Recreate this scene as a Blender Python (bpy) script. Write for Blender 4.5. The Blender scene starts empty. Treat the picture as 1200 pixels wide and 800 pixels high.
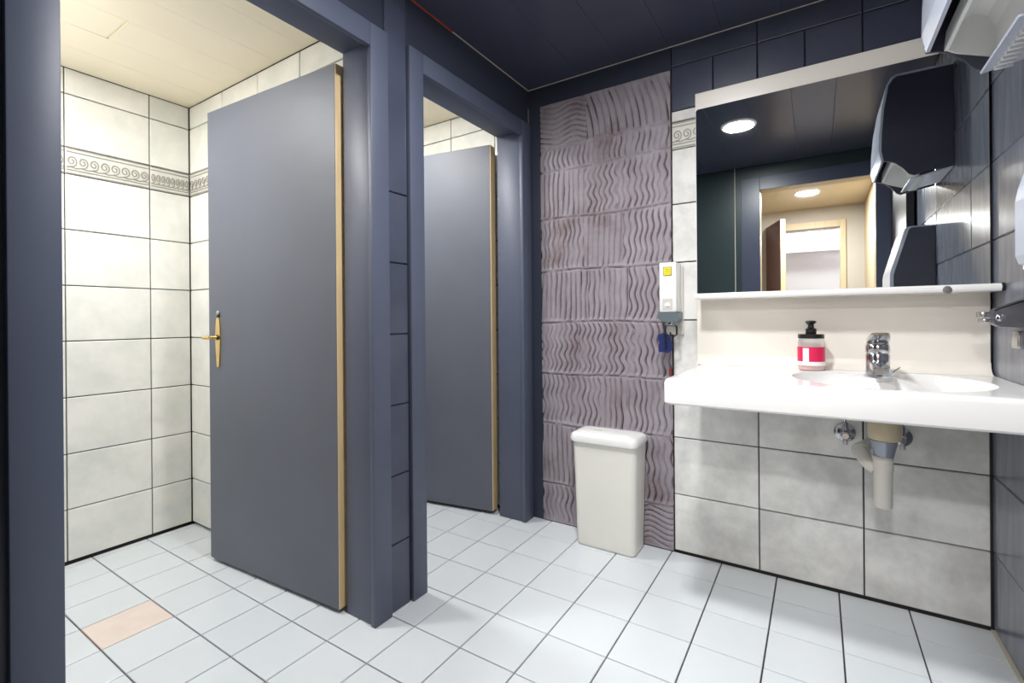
import bpy, bmesh, math, random
import numpy as np
from mathutils import Vector, Matrix

random.seed(7)
U = 0.2                      # one floor-tile module in metres; every coordinate below is in modules
scn = bpy.context.scene
COL = scn.collection

# ------------------------------------------------------------------ camera
CX, CY, CZ = 5.705, -10.7572, 5.0709
YAW, ROLL, FPX, HORIZON = 0.5705, -0.0082, 558.31, 374.38
cd = bpy.data.cameras.new('camera')
cam = bpy.data.objects.new('camera', cd)
COL.objects.link(cam)
cd.sensor_width = 36.0
cd.lens = FPX / 1200.0 * 36.0
cd.shift_y = -(400.0 - HORIZON) / 1200.0
cd.clip_start = 0.01
fw = Vector((-math.sin(YAW), math.cos(YAW), 0))
rt = Vector((math.cos(YAW), math.sin(YAW), 0))
up = Vector((0, 0, 1))
rt2 = rt * math.cos(ROLL) + up * math.sin(ROLL)
up2 = -rt * math.sin(ROLL) + up * math.cos(ROLL)
M = Matrix((rt2, up2, -fw)).transposed().to_4x4()
M.translation = Vector((CX, CY, CZ)) * U
cam.matrix_world = M
scn.camera = cam

# ------------------------------------------------------------------ world, exposure
w = bpy.data.worlds.new('world')
scn.world = w
w.use_nodes = True
w.node_tree.nodes['Background'].inputs[0].default_value = (0.8, 0.85, 1, 1)
w.node_tree.nodes['Background'].inputs[1].default_value = 0.15
scn.view_settings.view_transform = 'Standard'
scn.view_settings.look = 'None'
scn.view_settings.gamma = 1.0
scn.view_settings.use_curve_mapping = False
scn.view_settings.exposure = 0.42
LAMP_ROOM, LAMP_CUB1, LAMP_CUB2, LAMP_HALL, LAMP_FAR = 20.5, 12.0, 11.5, 25.0, 1.6


# ------------------------------------------------------------------ materials
def newmat(name):
    m = bpy.data.materials.new(name)
    m.use_nodes = True
    nt = m.node_tree
    return m, nt, nt.nodes['Principled BSDF']


def lin(r, g, b):
    f = lambda c: (c / 255 / 12.92) if c / 255 <= 0.04045 else ((c / 255 + 0.055) / 1.055) ** 2.4
    return (f(r), f(g), f(b), 1.0)


def plain(name, col, rough=0.5, metal=0.0, spec=0.5, coat=0.0, noise=0.0, nscale=6.0, bump=0.0, bscale=40.0, stretch=None):
    m, nt, b = newmat(name)
    b.inputs['Base Color'].default_value = col
    b.inputs['Roughness'].default_value = rough
    b.inputs['Metallic'].default_value = metal
    b.inputs['Specular IOR Level'].default_value = spec
    b.inputs['Coat Weight'].default_value = coat
    tc = nt.nodes.new('ShaderNodeTexCoord')
    src = tc.outputs['Object']
    if stretch:
        mp = nt.nodes.new('ShaderNodeMapping')
        mp.inputs['Scale'].default_value = stretch
        nt.links.new(src, mp.inputs['Vector'])
        src = mp.outputs['Vector']
    if noise > 0:
        n = nt.nodes.new('ShaderNodeTexNoise')
        n.inputs['Scale'].default_value = nscale
        n.inputs['Detail'].default_value = 5
        nt.links.new(src, n.inputs['Vector'])
        r = nt.nodes.new('ShaderNodeMapRange')
        r.inputs['From Min'].default_value = 0.3
        r.inputs['From Max'].default_value = 0.7
        r.inputs['To Min'].default_value = 1 - noise
        r.inputs['To Max'].default_value = 1 + noise
        nt.links.new(n.outputs['Fac'], r.inputs['Value'])
        mx = nt.nodes.new('ShaderNodeMix')
        mx.data_type = 'RGBA'
        mx.blend_type = 'MULTIPLY'
        mx.inputs[0].default_value = 1
        mx.inputs[6].default_value = col
        nt.links.new(r.outputs['Result'], mx.inputs[7])
        nt.links.new(mx.outputs[2], b.inputs['Base Color'])
    if bump > 0:
        n2 = nt.nodes.new('ShaderNodeTexNoise')
        n2.inputs['Scale'].default_value = bscale
        n2.inputs['Detail'].default_value = 4
        nt.links.new(src, n2.inputs['Vector'])
        bp = nt.nodes.new('ShaderNodeBump')
        bp.inputs['Strength'].default_value = bump
        bp.inputs['Distance'].default_value = 0.004
        nt.links.new(n2.outputs['Fac'], bp.inputs['Height'])
        nt.links.new(bp.outputs['Normal'], b.inputs['Normal'])
    return m


def tilemat(name, c1, c2, rough, vary=0.04, scale=9.0, bump=0.0):
    """glazed tile: cloudy mottling with its own offset for each tile"""
    m, nt, b = newmat(name)
    tc = nt.nodes.new('ShaderNodeTexCoord')
    oi = nt.nodes.new('ShaderNodeObjectInfo')
    mul = nt.nodes.new('ShaderNodeVectorMath')
    mul.operation = 'MULTIPLY_ADD'
    cmb = nt.nodes.new('ShaderNodeCombineXYZ')
    for i, k in enumerate((13.0, 29.0, 17.0)):
        mm = nt.nodes.new('ShaderNodeMath')
        mm.operation = 'MULTIPLY'
        mm.inputs[1].default_value = k
        nt.links.new(oi.outputs['Random'], mm.inputs[0])
        nt.links.new(mm.outputs[0], cmb.inputs[i])
    mul.inputs[1].default_value = (1, 1, 1)
    nt.links.new(tc.outputs['Object'], mul.inputs[0])
    nt.links.new(cmb.outputs[0], mul.inputs[2])
    n = nt.nodes.new('ShaderNodeTexNoise')
    n.inputs['Scale'].default_value = scale
    n.inputs['Detail'].default_value = 6
    n.inputs['Roughness'].default_value = 0.6
    n.inputs['Distortion'].default_value = 0.15
    nt.links.new(mul.outputs[0], n.inputs['Vector'])
    cr = nt.nodes.new('ShaderNodeValToRGB')
    cr.color_ramp.elements[0].position = 0.34
    cr.color_ramp.elements[1].position = 0.62
    cr.color_ramp.elements[0].color = c1
    cr.color_ramp.elements[1].color = c2
    nt.links.new(n.outputs['Fac'], cr.inputs[0])
    r = nt.nodes.new('ShaderNodeMapRange')
    r.inputs['To Min'].default_value = 1 - vary
    r.inputs['To Max'].default_value = 1 + vary
    nt.links.new(oi.outputs['Random'], r.inputs['Value'])
    mx = nt.nodes.new('ShaderNodeMix')
    mx.data_type = 'RGBA'
    mx.blend_type = 'MULTIPLY'
    mx.inputs[0].default_value = 1
    nt.links.new(cr.outputs[0], mx.inputs[6])
    nt.links.new(r.outputs['Result'], mx.inputs[7])
    nt.links.new(mx.outputs[2], b.inputs['Base Color'])
    b.inputs['Roughness'].default_value = rough
    if bump > 0:
        bp = nt.nodes.new('ShaderNodeBump')
        bp.inputs['Strength'].default_value = bump
        bp.inputs['Distance'].default_value = 0.002
        n2 = nt.nodes.new('ShaderNodeTexNoise')
        n2.inputs['Scale'].default_value = 14
        nt.links.new(mul.outputs[0], n2.inputs['Vector'])
        nt.links.new(n2.outputs['Fac'], bp.inputs['Height'])
        nt.links.new(bp.outputs['Normal'], b.inputs['Normal'])
    return m


def emis(name, col, s):
    m, nt, b = newmat(name)
    b.inputs['Base Color'].default_value = col
    b.inputs['Emission Color'].default_value = col
    b.inputs['Emission Strength'].default_value = s
    return m


def plaster_mat():
    m, nt, b = newmat('comb_adhesive')
    tc = nt.nodes.new('ShaderNodeTexCoord')
    n = nt.nodes.new('ShaderNodeTexNoise')
    n.inputs['Scale'].default_value = 5
    n.inputs['Detail'].default_value = 8
    n.inputs['Roughness'].default_value = 0.65
    nt.links.new(tc.outputs['Object'], n.inputs['Vector'])
    cr = nt.nodes.new('ShaderNodeValToRGB')
    e = cr.color_ramp.elements
    e[0].position = 0.27
    e[0].color = (0.17, 0.12, 0.12, 1)
    e[1].position = 0.72
    e[1].color = (0.36, 0.325, 0.36, 1)
    k = e.new(0.45)
    k.color = (0.275, 0.24, 0.265, 1)
    nt.links.new(n.outputs['Fac'], cr.inputs[0])
    nt.links.new(cr.outputs[0], b.inputs['Base Color'])
    b.inputs['Roughness'].default_value = 0.62
    n2 = nt.nodes.new('ShaderNodeTexNoise')
    n2.inputs['Scale'].default_value = 160
    n2.inputs['Detail'].default_value = 3
    nt.links.new(tc.outputs['Object'], n2.inputs['Vector'])
    bp = nt.nodes.new('ShaderNodeBump')
    bp.inputs['Strength'].default_value = 0.25
    bp.inputs['Distance'].default_value = 0.002
    nt.links.new(n2.outputs['Fac'], bp.inputs['Height'])
    nt.links.new(bp.outputs['Normal'], b.inputs['Normal'])
    return m


MT = {}
MT['navy'] = plain('navy_gloss_paint', lin(83, 89, 108), 0.46, noise=0.05, nscale=4, bump=0.06, bscale=25)
MT['navy_door'] = plain('slate_door_paint', lin(95, 99, 110), 0.5, noise=0.05, nscale=3, bump=0.05, bscale=30)
MT['navy_tile'] = tilemat('navy_painted_tile', lin(66, 71, 88), lin(74, 79, 97), 0.28, 0.05, 5, 0.08)
MT['navy_wall'] = plain('navy_wall_paint', lin(56, 61, 76), 0.38, noise=0.08, nscale=3, bump=0.08, bscale=18)
MT['right_tile'] = plain('grey_blue_brushed_tile', lin(116, 120, 132), 0.2, noise=0.2, nscale=9, bump=0.10, bscale=12, stretch=(3, 3, 0.45))
MT['black'] = plain('plain_black', (0.008, 0.008, 0.012, 1), 0.5)
MT['grout'] = plain('dark_grout', lin(62, 58, 54), 0.85, noise=0.15, nscale=20)
MT['grey_grout'] = plain('grey_grout', lin(120, 122, 128), 0.8)
MT['wtile'] = tilemat('cloudy_white_tile', lin(206, 205, 201), lin(238, 237, 233), 0.16, 0.02, 7)
MT['ctile'] = tilemat('cubicle_white_tile', lin(221, 222, 215), lin(238, 236, 229), 0.16, 0.015, 6)
MT['border'] = tilemat('border_glaze', lin(212, 210, 201), lin(224, 222, 214), 0.2, 0.01, 6)
MT['scroll'] = plain('border_relief_grey', lin(150, 147, 138), 0.35)
MT['ftile'] = tilemat('floor_pale_tile', lin(216, 221, 224), lin(218, 223, 227), 0.22, 0.018, 6)
MT['ftile_pink'] = tilemat('floor_pink_tile', lin(226, 208, 196), lin(234, 218, 208), 0.30, 0.01, 12)
MT['cream'] = plain('cream_ceiling', lin(250, 238, 214), 0.38, noise=0.02, nscale=4)
MT['cream_wall'] = plain('cream_hall_wall', lin(186, 177, 166), 0.6)
MT['hall_ceiling'] = plain('hall_ceiling_paint', lin(214, 196, 164), 0.4)
MT['front_wall'] = plain('dark_green_navy_paint', lin(44, 56, 58), 0.32, noise=0.06, nscale=3)
MT['navy_dark'] = plain('deep_navy_paint', lin(62, 67, 86), 0.34)
MT['grip_grey'] = plain('slate_grey_grip', lin(96, 108, 114), 0.4)
MT['plate_grey'] = plain('grey_beige_plate', lin(206, 202, 195), 0.4)
MT['white_wall'] = plain('white_room_wall', lin(240, 236, 238), 0.6)
MT['navy_ceiling'] = plain('navy_ceiling_paint', lin(66, 69, 86), 0.30, noise=0.05, nscale=3)
MT['wood'] = plain('pale_bare_wood', lin(216, 190, 146), 0.55, noise=0.08, nscale=6, stretch=(8, 8, 0.8))
MT['cream_wood'] = plain('cream_wood', lin(200, 180, 146), 0.5, noise=0.06, nscale=6, stretch=(8, 8, 0.8))
MT['brown'] = plain('red_brown_door', lin(86, 36, 30), 0.35, noise=0.1, nscale=5, stretch=(6, 6, 0.6))
MT['plaster'] = plaster_mat()
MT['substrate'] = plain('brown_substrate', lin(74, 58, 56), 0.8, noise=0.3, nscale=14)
MT['white'] = plain('white_acrylic', lin(240, 239, 237), 0.22, coat=0.3)
MT['panel_white'] = plain('cream_panel', lin(238, 232, 222), 0.28)
MT['pvc'] = plain('ivory_plastic', lin(232, 230, 222), 0.4, noise=0.02)
MT['mirror'] = plain('mirror_silver', (0.82, 0.86, 0.85, 1), 0.012, 1.0)
MT['chrome'] = plain('chrome', (0.52, 0.52, 0.54, 1), 0.16, 1.0)
MT['dullmetal'] = plain('dull_metal', (0.34, 0.34, 0.35, 1), 0.32, 1.0, noise=0.15, nscale=20)
MT['brass'] = plain('brass', (0.86, 0.62, 0.26, 1), 0.24, 1.0)
MT['disp_grey'] = plain('pale_grey_plastic', lin(196, 202, 216), 0.22, coat=0.3)
MT['disp_white'] = plain('white_plastic', lin(240, 240, 238), 0.3)
MT['disp_dark'] = plain('slate_plastic', lin(66, 66, 82), 0.3)
MT['blackplastic'] = plain('black_plastic', (0.012, 0.011, 0.012, 1), 0.3)
MT['yellow'] = plain('yellow_sticker', lin(246, 226, 40), 0.5)
MT['red'] = plain('crimson_label', lin(222, 26, 84), 0.4)
MT['beige'] = plain('beige_plastic', lin(205, 190, 160), 0.4)
MT['trap'] = plain('grey_white_plastic', lin(214, 210, 200), 0.4)
MT['silver'] = plain('grey_silver_plastic', lin(158, 164, 174), 0.25, 0.4)
MT['caulk'] = plain('cream_caulk', lin(200, 192, 176), 0.7)
MT['caulk_red'] = plain('red_caulk', lin(150, 62, 46), 0.7, noise=0.2, nscale=30)
MT['blue'] = plain('blue_cloth', lin(16, 34, 92), 0.8, noise=0.25, nscale=60)
m, nt, b = newmat('clear_pink_soap')
b.inputs['Base Color'].default_value = lin(244, 206, 200)
b.inputs['Roughness'].default_value = 0.08
b.inputs['Transmission Weight'].default_value = 0.35
MT['soap'] = m
m, nt, b = newmat('clear_plastic')
b.inputs['Base Color'].default_value = (0.95, 0.93, 0.92, 1)
b.inputs['Roughness'].default_value = 0.05
b.inputs['Transmission Weight'].default_value = 0.8
MT['clear'] = m


# ------------------------------------------------------------------ mesh helpers
def link(o, parent=None):
    COL.objects.link(o)
    if parent is not None:
        o.parent = parent
    return o


def props(o, label=None, cat=None, group=None, kind=None):
    if label:
        o['label'] = label
    if cat:
        o['category'] = cat
    if group:
        o['group'] = group
    if kind:
        o['kind'] = kind
    return o


def wpos(o):
    p = Vector(o.location)
    while o.parent:
        o = o.parent
        p = p + Vector(o.location)
    return p


def thing(name, label, cat, loc, group=None):
    o = bpy.data.objects.new(name, None)
    o.location = Vector(loc) * U
    o.empty_display_size = 0.05
    link(o)
    return props(o, label, cat, group)


class MB:
    """collects shapes, in modules and scene coordinates; build() links ONE mesh object"""
    def __init__(self):
        self.v, self.f, self.sm = [], [], []

    def add(self, vs, fs, smooth=False):
        n = len(self.v)
        self.v += [tuple(a) for a in vs]
        self.f += [tuple(i + n for i in a) for a in fs]
        self.sm += [smooth] * len(fs)
        return self

    def box(self, x0, x1, y0, y1, z0, z1):
        v = [(x, y, z) for x in (x0, x1) for y in (y0, y1) for z in (z0, z1)]
        return self.add(v, [(0, 1, 3, 2), (4, 6, 7, 5), (0, 4, 5, 1), (2, 3, 7, 6), (0, 2, 6, 4), (1, 5, 7, 3)])

    def bbox(self, x0, x1, y0, y1, z0, z1, r=0.02, seg=2):
        bm = bmesh.new()
        bmesh.ops.create_cube(bm, size=1)
        for q in bm.verts:
            q.co = ((x0 + x1) / 2 + q.co.x * (x1 - x0), (y0 + y1) / 2 + q.co.y * (y1 - y0), (z0 + z1) / 2 + q.co.z * (z1 - z0))
        bmesh.ops.bevel(bm, geom=bm.edges[:], offset=r, segments=seg, profile=0.5, affect='EDGES')
        return self.frombm(bm, seg > 1)

    def frombm(self, bm, smooth=False):
        bm.verts.index_update()
        self.add([tuple(q.co) for q in bm.verts], [[q.index for q in f.verts] for f in bm.faces], smooth)
        bm.free()
        return self

    def lathe(self, c, prof, n=28, axis=2, smooth=True):
        """prof: (radius, offset along axis)"""
        vs, fs = [], []
        for r, h in prof:
            for k in range(n):
                a = 2 * math.pi * k / n
                q = [r * math.cos(a), r * math.sin(a)]
                q.insert(axis, h)
                if axis == 1:
                    q = [r * math.cos(a), h, r * math.sin(a)]
                vs.append((c[0] + q[0], c[1] + q[1], c[2] + q[2]))
        for i in range(len(prof) - 1):
            for k in range(n):
                a, b_ = i * n + k, i * n + (k + 1) % n
                fs.append((a, b_, b_ + n, a + n))
        fs.append(tuple(range(n))[::-1])
        fs.append(tuple(range((len(prof) - 1) * n, len(prof) * n)))
        return self.add(vs, fs, smooth)

    def tube(self, pts, r, n=12, smooth=True):
        pts = [Vector(a) for a in pts]
        rs = r if isinstance(r, (list, tuple)) else [r] * len(pts)
        vs, fs = [], []
        ref = None
        for i, a in enumerate(pts):
            t = (pts[min(i + 1, len(pts) - 1)] - pts[max(i - 1, 0)]).normalized()
            if ref is None:
                ref = Vector((0, 0, 1)) if abs(t.z) < 0.9 else Vector((1, 0, 0))
            s = t.cross(ref).normalized()
            ref = s.cross(t).normalized()
            for k in range(n):
                g = 2 * math.pi * k / n
                vs.append(a + s * math.cos(g) * rs[i] + ref * math.sin(g) * rs[i])
        for i in range(len(pts) - 1):
            for k in range(n):
                a, b_ = i * n + k, i * n + (k + 1) % n
                fs.append((a, b_, b_ + n, a + n))
        fs.append(tuple(range(n))[::-1])
        fs.append(tuple(range((len(pts) - 1) * n, len(pts) * n)))
        return self.add(vs, fs, smooth)

    def prism(self, poly, a0, a1, axis=1, smooth=False):
        """poly in the two other axes, extruded along axis"""
        n = len(poly)
        vs = []
        for a in (a0, a1):
            for q in poly:
                t = list(q)
                t.insert(axis, a)
                vs.append(t)
        fs = [tuple(range(n)), tuple(range(n, 2 * n))[::-1]]
        for k in range(n):
            fs.append((k, (k + 1) % n, n + (k + 1) % n, n + k))
        return self.add(vs, fs, smooth)

    def rings(self, rings, cap0=True, cap1=True, smooth=True):
        n = len(rings[0])
        vs = [q for r in rings for q in r]
        fs = []
        for i in range(len(rings) - 1):
            for k in range(n):
                a, b_ = i * n + k, i * n + (k + 1) % n
                fs.append((a, b_, b_ + n, a + n))
        if cap0:
            fs.append(tuple(range(n))[::-1])
        if cap1:
            fs.append(tuple(range((len(rings) - 1) * n, len(rings) * n)))
        return self.add(vs, fs, smooth)

    def build(self, name, mat, parent=None, origin=None, autosmooth=True):
        if origin is not None:
            og = Vector(origin) * U
        elif parent is not None:
            og = wpos(parent)
        else:
            og = Vector((0, 0, 0))
        me = bpy.data.meshes.new(name)
        me.from_pydata([Vector(a) * U - og for a in self.v], [], self.f)
        bm = bmesh.new()
        bm.from_mesh(me)
        bmesh.ops.recalc_face_normals(bm, faces=bm.faces)
        bm.to_mesh(me)
        bm.free()
        me.polygons.foreach_set('use_smooth', self.sm)
        if autosmooth and any(self.sm):
            me.set_sharp_from_angle(angle=math.radians(38))
        me.materials.append(MT[mat])
        o = bpy.data.objects.new(name, me)
        o.location = og - (wpos(parent) if parent is not None else Vector((0, 0, 0)))
        return link(o, parent)


TILE_CACHE = {}


def tile(parent, name, normal, face, a0, a1, b0, b1, mat, thick=0.06, gap=0.022, ch=0.012, jitter=0.004, gapb=None):
    """chamfered tile; normal in '+x -x +y -y +z -z'; face = coordinate of the exposed face;
    a = first of the other two axes, b = second. Mesh data are shared by size."""
    wa, wb = round(a1 - a0 - gap, 3), round(b1 - b0 - (gap if gapb is None else gapb), 3)
    key = (normal, wa, wb, mat, thick)
    me = TILE_CACHE.get(key)
    if me is None:
        ax = 'xyz'.index(normal[1])
        sg = 1 if normal[0] == '+' else -1
        c = min(ch, wa * 0.2, wb * 0.2)
        vs = []
        for (d, ins) in ((-thick, 0), (-c, 0), (0, c)):
            for sa, sb in ((-1, -1), (1, -1), (1, 1), (-1, 1)):
                q = [sa * (wa / 2 - ins), sb * (wb / 2 - ins)]
                q.insert(ax, sg * d)
                vs.append(Vector(q) * U)
        fs = [(0, 1, 2, 3)]
        for l in (0, 4):
            for k in range(4):
                fs.append((l + k, l + (k + 1) % 4, l + 4 + (k + 1) % 4, l + 4 + k))
        fs.append((8, 9, 10, 11))
        me = bpy.data.meshes.new(name)
        me.from_pydata(vs, [], fs)
        bm = bmesh.new()
        bm.from_mesh(me)
        bmesh.ops.recalc_face_normals(bm, faces=bm.faces)
        bm.to_mesh(me)
        bm.free()
        me.materials.append(MT[mat])
        TILE_CACHE[key] = me
    ax = 'xyz'.index(normal[1])
    q = [(a0 + a1) / 2, (b0 + b1) / 2]
    q.insert(ax, face + random.uniform(-jitter, 0) * (1 if normal[0] == '+' else -1))
    o = bpy.data.objects.new(name, me)
    o.location = Vector(q) * U - wpos(parent)
    return link(o, parent)


def struct(name, mb, mat, label, cat):
    o = mb.build(name, mat)
    return props(o, label, cat, None, 'structure')


# ------------------------------------------------------------------ layout (modules)
XL, XR = -0.55, 8.05          # wall with the cubicle doors / wall with the dispensers
YB, YF = -0.142, -10.60       # wall with the mirror / wall with the entrance
ZC = 10.977                   # painted ceiling
XJ = -1.20                    # cubicle side of the door wall
XF = -7.60                    # far wall of the cubicles
ZC1, ZC2 = 10.47, 10.85       # cubicle ceilings
YP = -5.02                    # partition between the cubicles
YE = -9.90                    # other end of the first cubicle

# ------------------------------------------------------------------ floor
floor = struct('floor', MB().box(XF - 0.6, XR + 0.6, YF - 0.62, YB + 0.5, -0.5, -0.05), 'grout', 'grey grout bed under pale floor tiles', 'floor')
xs = [0.04 - 0.932 * k for k in range(9, 0, -1)] + [0.04] + [float(k) for k in range(1, 9)]
xs[0] = XF + 0.01
xs[-1] = XR
ys = [YF - 0.6] + [-float(k) for k in range(11, 0, -1)] + [YB]
ys = [YF - 0.6] + [-float(k) for k in range(10, 0, -1)] + [YB]
for i in range(len(xs) - 1):
    for j in range(len(ys) - 1):
        xm, ym = (xs[i] + xs[i + 1]) / 2, (ys[j] + ys[j + 1]) / 2
        pink = abs(xm + 4.15) < 0.4 and abs(ym + 7.5) < 0.3
        tile(floor, 'floor_tile', '+z', 0.0, xs[i], xs[i + 1], ys[j], ys[j + 1], 'ftile_pink' if pink else 'ftile', thick=0.05, gap=0.022, ch=0.007, jitter=0.002, gapb=0.021)

# ------------------------------------------------------------------ wall with the mirror
wb = struct('wall_back', MB().box(XF, XR + 0.6, YB + 0.07, YB + 0.6, -0.05, ZC + 0.3), 'grout', 'wall with the mirror, half stripped of tiles', 'wall')
rows = [0.04, 1.26, 2.49, 3.77, 5.03, 6.28, 7.54, 8.725]
cols = [3.05, 4.70, 6.38, XR]
for r in range(3):
    for c in range(3):
        tile(wb, 'tile', '-y', YB, cols[c], cols[c + 1], rows[r], rows[r + 1], 'wtile', thick=0.07, gap=0.022)
for r in range(3, 7):
    tile(wb, 'tile', '-y', YB, 3.05, 4.70, rows[r], rows[r + 1], 'wtile', thick=0.07, gap=0.026)
bt = tile(wb, 'border_tile', '-y', YB, 3.05, 4.70, 8.725, 9.32, 'border', thick=0.07, gap=0.026)
tile(wb, 'tile', '-y', YB, 3.05, 4.70, 9.32, 9.56, 'wtile', thick=0.07, gap=0.026)
dk = [3.06, 3.905, 4.73, 5.535, 6.42, 7.25, XR]
for c in range(6):
    tile(wb, 'tile', '-y', YB - 0.005, dk[c], dk[c + 1], 9.56, 10.52, 'navy_tile', thick=0.07, gap=0.016)
for a, c in ((3.06, 4.73), (4.73, 6.42), (6.42, XR)):
    tile(wb, 'tile', '-y', YB - 0.005, a, c, 10.52, ZC, 'navy_tile', thick=0.07, gap=0.016)
MB().box(XL - 0.03, 3.055, YB - 0.004, YB + 0.075, 10.46, ZC).build('painted_band', 'navy_wall', wb)
MB().box(XL - 0.03, -0.20, YB - 0.012, YB + 0.075, 0.0, 10.46).build('painted_strip', 'navy_wall', wb)
MB().box(-0.556, -0.542, YB - 0.02, YB, 0.05, 10.5).build('seam_filler', 'caulk', wb)


def scroll_mesh():
    """running-scroll relief for one border tile, centred, in modules (x, z)"""
    mb = MB()
    W, H = 1.60, 0.56

    def ribbon(pts, wd, d=0.012):
        P = [Vector((a, 0, c)) for a, c in pts]
        vs, fs = [], []
        for i, q in enumerate(P):
            t = (P[min(i + 1, len(P) - 1)] - P[max(i - 1, 0)]).normalized()
            n = Vector((-t.z, 0, t.x)) * wd / 2
            vs += [q + n, q - n, q + n + Vector((0, -d, 0)), q - n + Vector((0, -d, 0))]
        for i in range(len(P) - 1):
            a = 4 * i
            fs += [(a + 2, a + 3, a + 7, a + 6), (a, a + 2, a + 6, a + 4), (a + 1, a + 5, a + 7, a + 3)]
        mb.add(vs, fs)
    for z in (-0.26, -0.19, 0.19, 0.26):
        ribbon([(-W / 2, z), (W / 2, z)], 0.018)
    n = 8
    for k in range(n):
        cx = -W / 2 + W * (k + 0.5) / n
        pts = []
        for s in range(26):
            a = -math.pi * 0.6 + s / 25 * 2 * math.pi * 1.6
            rr = 0.105 - 0.085 * s / 25
            pts.append((cx + rr * math.cos(a) * 0.95, rr * math.sin(a) * 1.15))
        ribbon(pts, 0.022)
        ribbon([(cx - 0.1, -0.14), (cx - 0.02, -0.125), (cx + 0.07, -0.145), (cx + 0.1, -0.14)], 0.02)
    me = bpy.data.meshes.new('scroll_relief')
    me.from_pydata([Vector(a) * U for a in mb.v], [], mb.f)
    me.materials.append(MT['scroll'])
    return me


SCROLL = scroll_mesh()


def add_scroll(t, rotz=0.0, off=(0, 0, 0), sx=1.0):
    o = bpy.data.objects.new('scroll_relief', SCROLL)
    o.rotation_euler = (0, 0, rotz)
    o.location = Vector(off) * U
    o.scale = (sx, 1, 1)
    link(o, t)


add_scroll(bt, 0)

# combed tile adhesive where the tiles were taken off
X0, X1, Z0, Z1 = -0.19, 3.04, 0.02, 10.455
NX, NZ = 330, 520
rng = np.random.RandomState(3)
gx = np.linspace(X0, X1, NX)
gz = np.linspace(Z0, Z1, NZ)
XX, ZZ = np.meshgrid(gx, gz)
bounds = [Z0, 0.95, 2.45, 3.72, 5.0, 6.26, 7.55, 8.75, 9.33, Z1]
H = np.zeros_like(XX)


def groove(ph, wd=0.11):
    d = np.abs(ph - np.round(ph))
    return np.exp(-(d / wd) ** 2)


def smooth_noise(n, sc):
    a = rng.rand(NZ // sc + 3, NX // sc + 3)
    zi = np.linspace(0, a.shape[0] - 1.001, NZ)
    xi = np.linspace(0, a.shape[1] - 1.001, NX)
    z0, x0 = zi.astype(int), xi.astype(int)
    fz, fx = (zi - z0)[:, None], (xi - x0)[None, :]
    fz, fx = fz * fz * (3 - 2 * fz), fx * fx * (3 - 2 * fx)
    return (a[z0][:, x0] * (1 - fz) * (1 - fx) + a[z0 + 1][:, x0] * fz * (1 - fx) + a[z0][:, x0 + 1] * (1 - fz) * fx + a[z0 + 1][:, x0 + 1] * fz * fx)


amp_n = smooth_noise(0, 60)
warp = smooth_noise(0, 30)
deep = smooth_noise(0, 26)
PITCH = 0.135
for b_i in range(len(bounds) - 1):
    za, zb = bounds[b_i], bounds[b_i + 1]
    msk = (ZZ >= za) & (ZZ <= zb)
    lam = rng.uniform(0.38, 0.6)
    ph0 = rng.uniform(0, 6)
    sh = rng.uniform(-0.12, 0.12)
    nb = rng.randint(3, 5)
    cuts = np.sort(np.concatenate([[X0], X0 + (X1 - X0) * (np.arange(1, nb) / nb + rng.uniform(-0.07, 0.07, nb - 1)), [X1]]))
    for c in range(nb):
        A = rng.choice([0.004, 0.012, 0.026, 0.038])
        bm_ = msk & (XX >= cuts[c]) & (XX <= cuts[c + 1])
        po = rng.uniform(0, 1)
        p_ = (XX + A * np.sin(2 * math.pi * ZZ / lam + ph0 + 0.5 * c) + sh * (ZZ - za) * 0.35 + 0.05 * (warp - 0.5)) / PITCH + po
        if b_i == len(bounds) - 2 and c == 0:
            p_ = (ZZ + 0.05 * np.sin(2 * math.pi * XX / 0.9) + 0.05 * (warp - 0.5)) / 0.13
        if b_i == 0 and c == nb - 1:
            p_ = (ZZ + 0.05 * np.sin(2 * math.pi * XX / 0.7 + 1) + 0.08 * (warp - 0.5)) / 0.12
        if b_i == len(bounds) - 2 and c > 0:
            p_ = (XX + 0.25 * (ZZ - za) + 0.05 * np.sin(ZZ * 3)) / (PITCH * 1.15) + po
        g = groove(p_)
        H[bm_] = (-0.078 * g * np.clip(0.2 + 1.2 * deep, 0.1, 1.0))[bm_]
    # strokes fade out towards the row joints, which are dragged ridges with a thin groove
    e = np.minimum(np.abs(ZZ - za), np.abs(ZZ - zb))
    H = np.where(msk, H * np.clip(e / 0.09 * (0.4 + deep), 0.0, 1.0), H)
for zb in bounds[1:-1]:
    zz = zb + 0.02 * np.sin(XX * 2.1 + zb) + 0.02 * (warp - 0.5)
    H += 0.02 * np.exp(-((ZZ - zz - 0.045) / 0.035) ** 2)
    H -= 0.05 * np.exp(-((ZZ - zz) / 0.016) ** 2) * np.clip(2.2 * smooth_noise(0, 14) - 0.35, 0, 1)
H += 0.012 * (smooth_noise(0, 22) - 0.5) + 0.008 * (smooth_noise(0, 6) - 0.5)
YP0 = YB + 0.005
V = np.stack([XX, YP0 - H - 0.03, ZZ], -1).reshape(-1, 3) * U
V[:, 1] = (YP0 - 0.03 - H.reshape(-1)) * U
idx = np.arange(NX * NZ).reshape(NZ, NX)
F = np.stack([idx[:-1, :-1], idx[:-1, 1:], idx[1:, 1:], idx[1:, :-1]], -1).reshape(-1, 4)
me = bpy.data.meshes.new('combed_adhesive')
me.from_pydata(V.tolist(), [], F.tolist())
me.materials.append(MT['plaster'])
me.polygons.foreach_set('use_smooth', [True] * len(F))
o = link(bpy.data.objects.new('combed_adhesive', me), wb)
o['label'] = 'mauve grey combed tile adhesive left bare'
MB().box(X0, X1, YB + 0.026, YB + 0.072, Z0, Z1).build('bare_substrate', 'substrate', wb)
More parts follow.
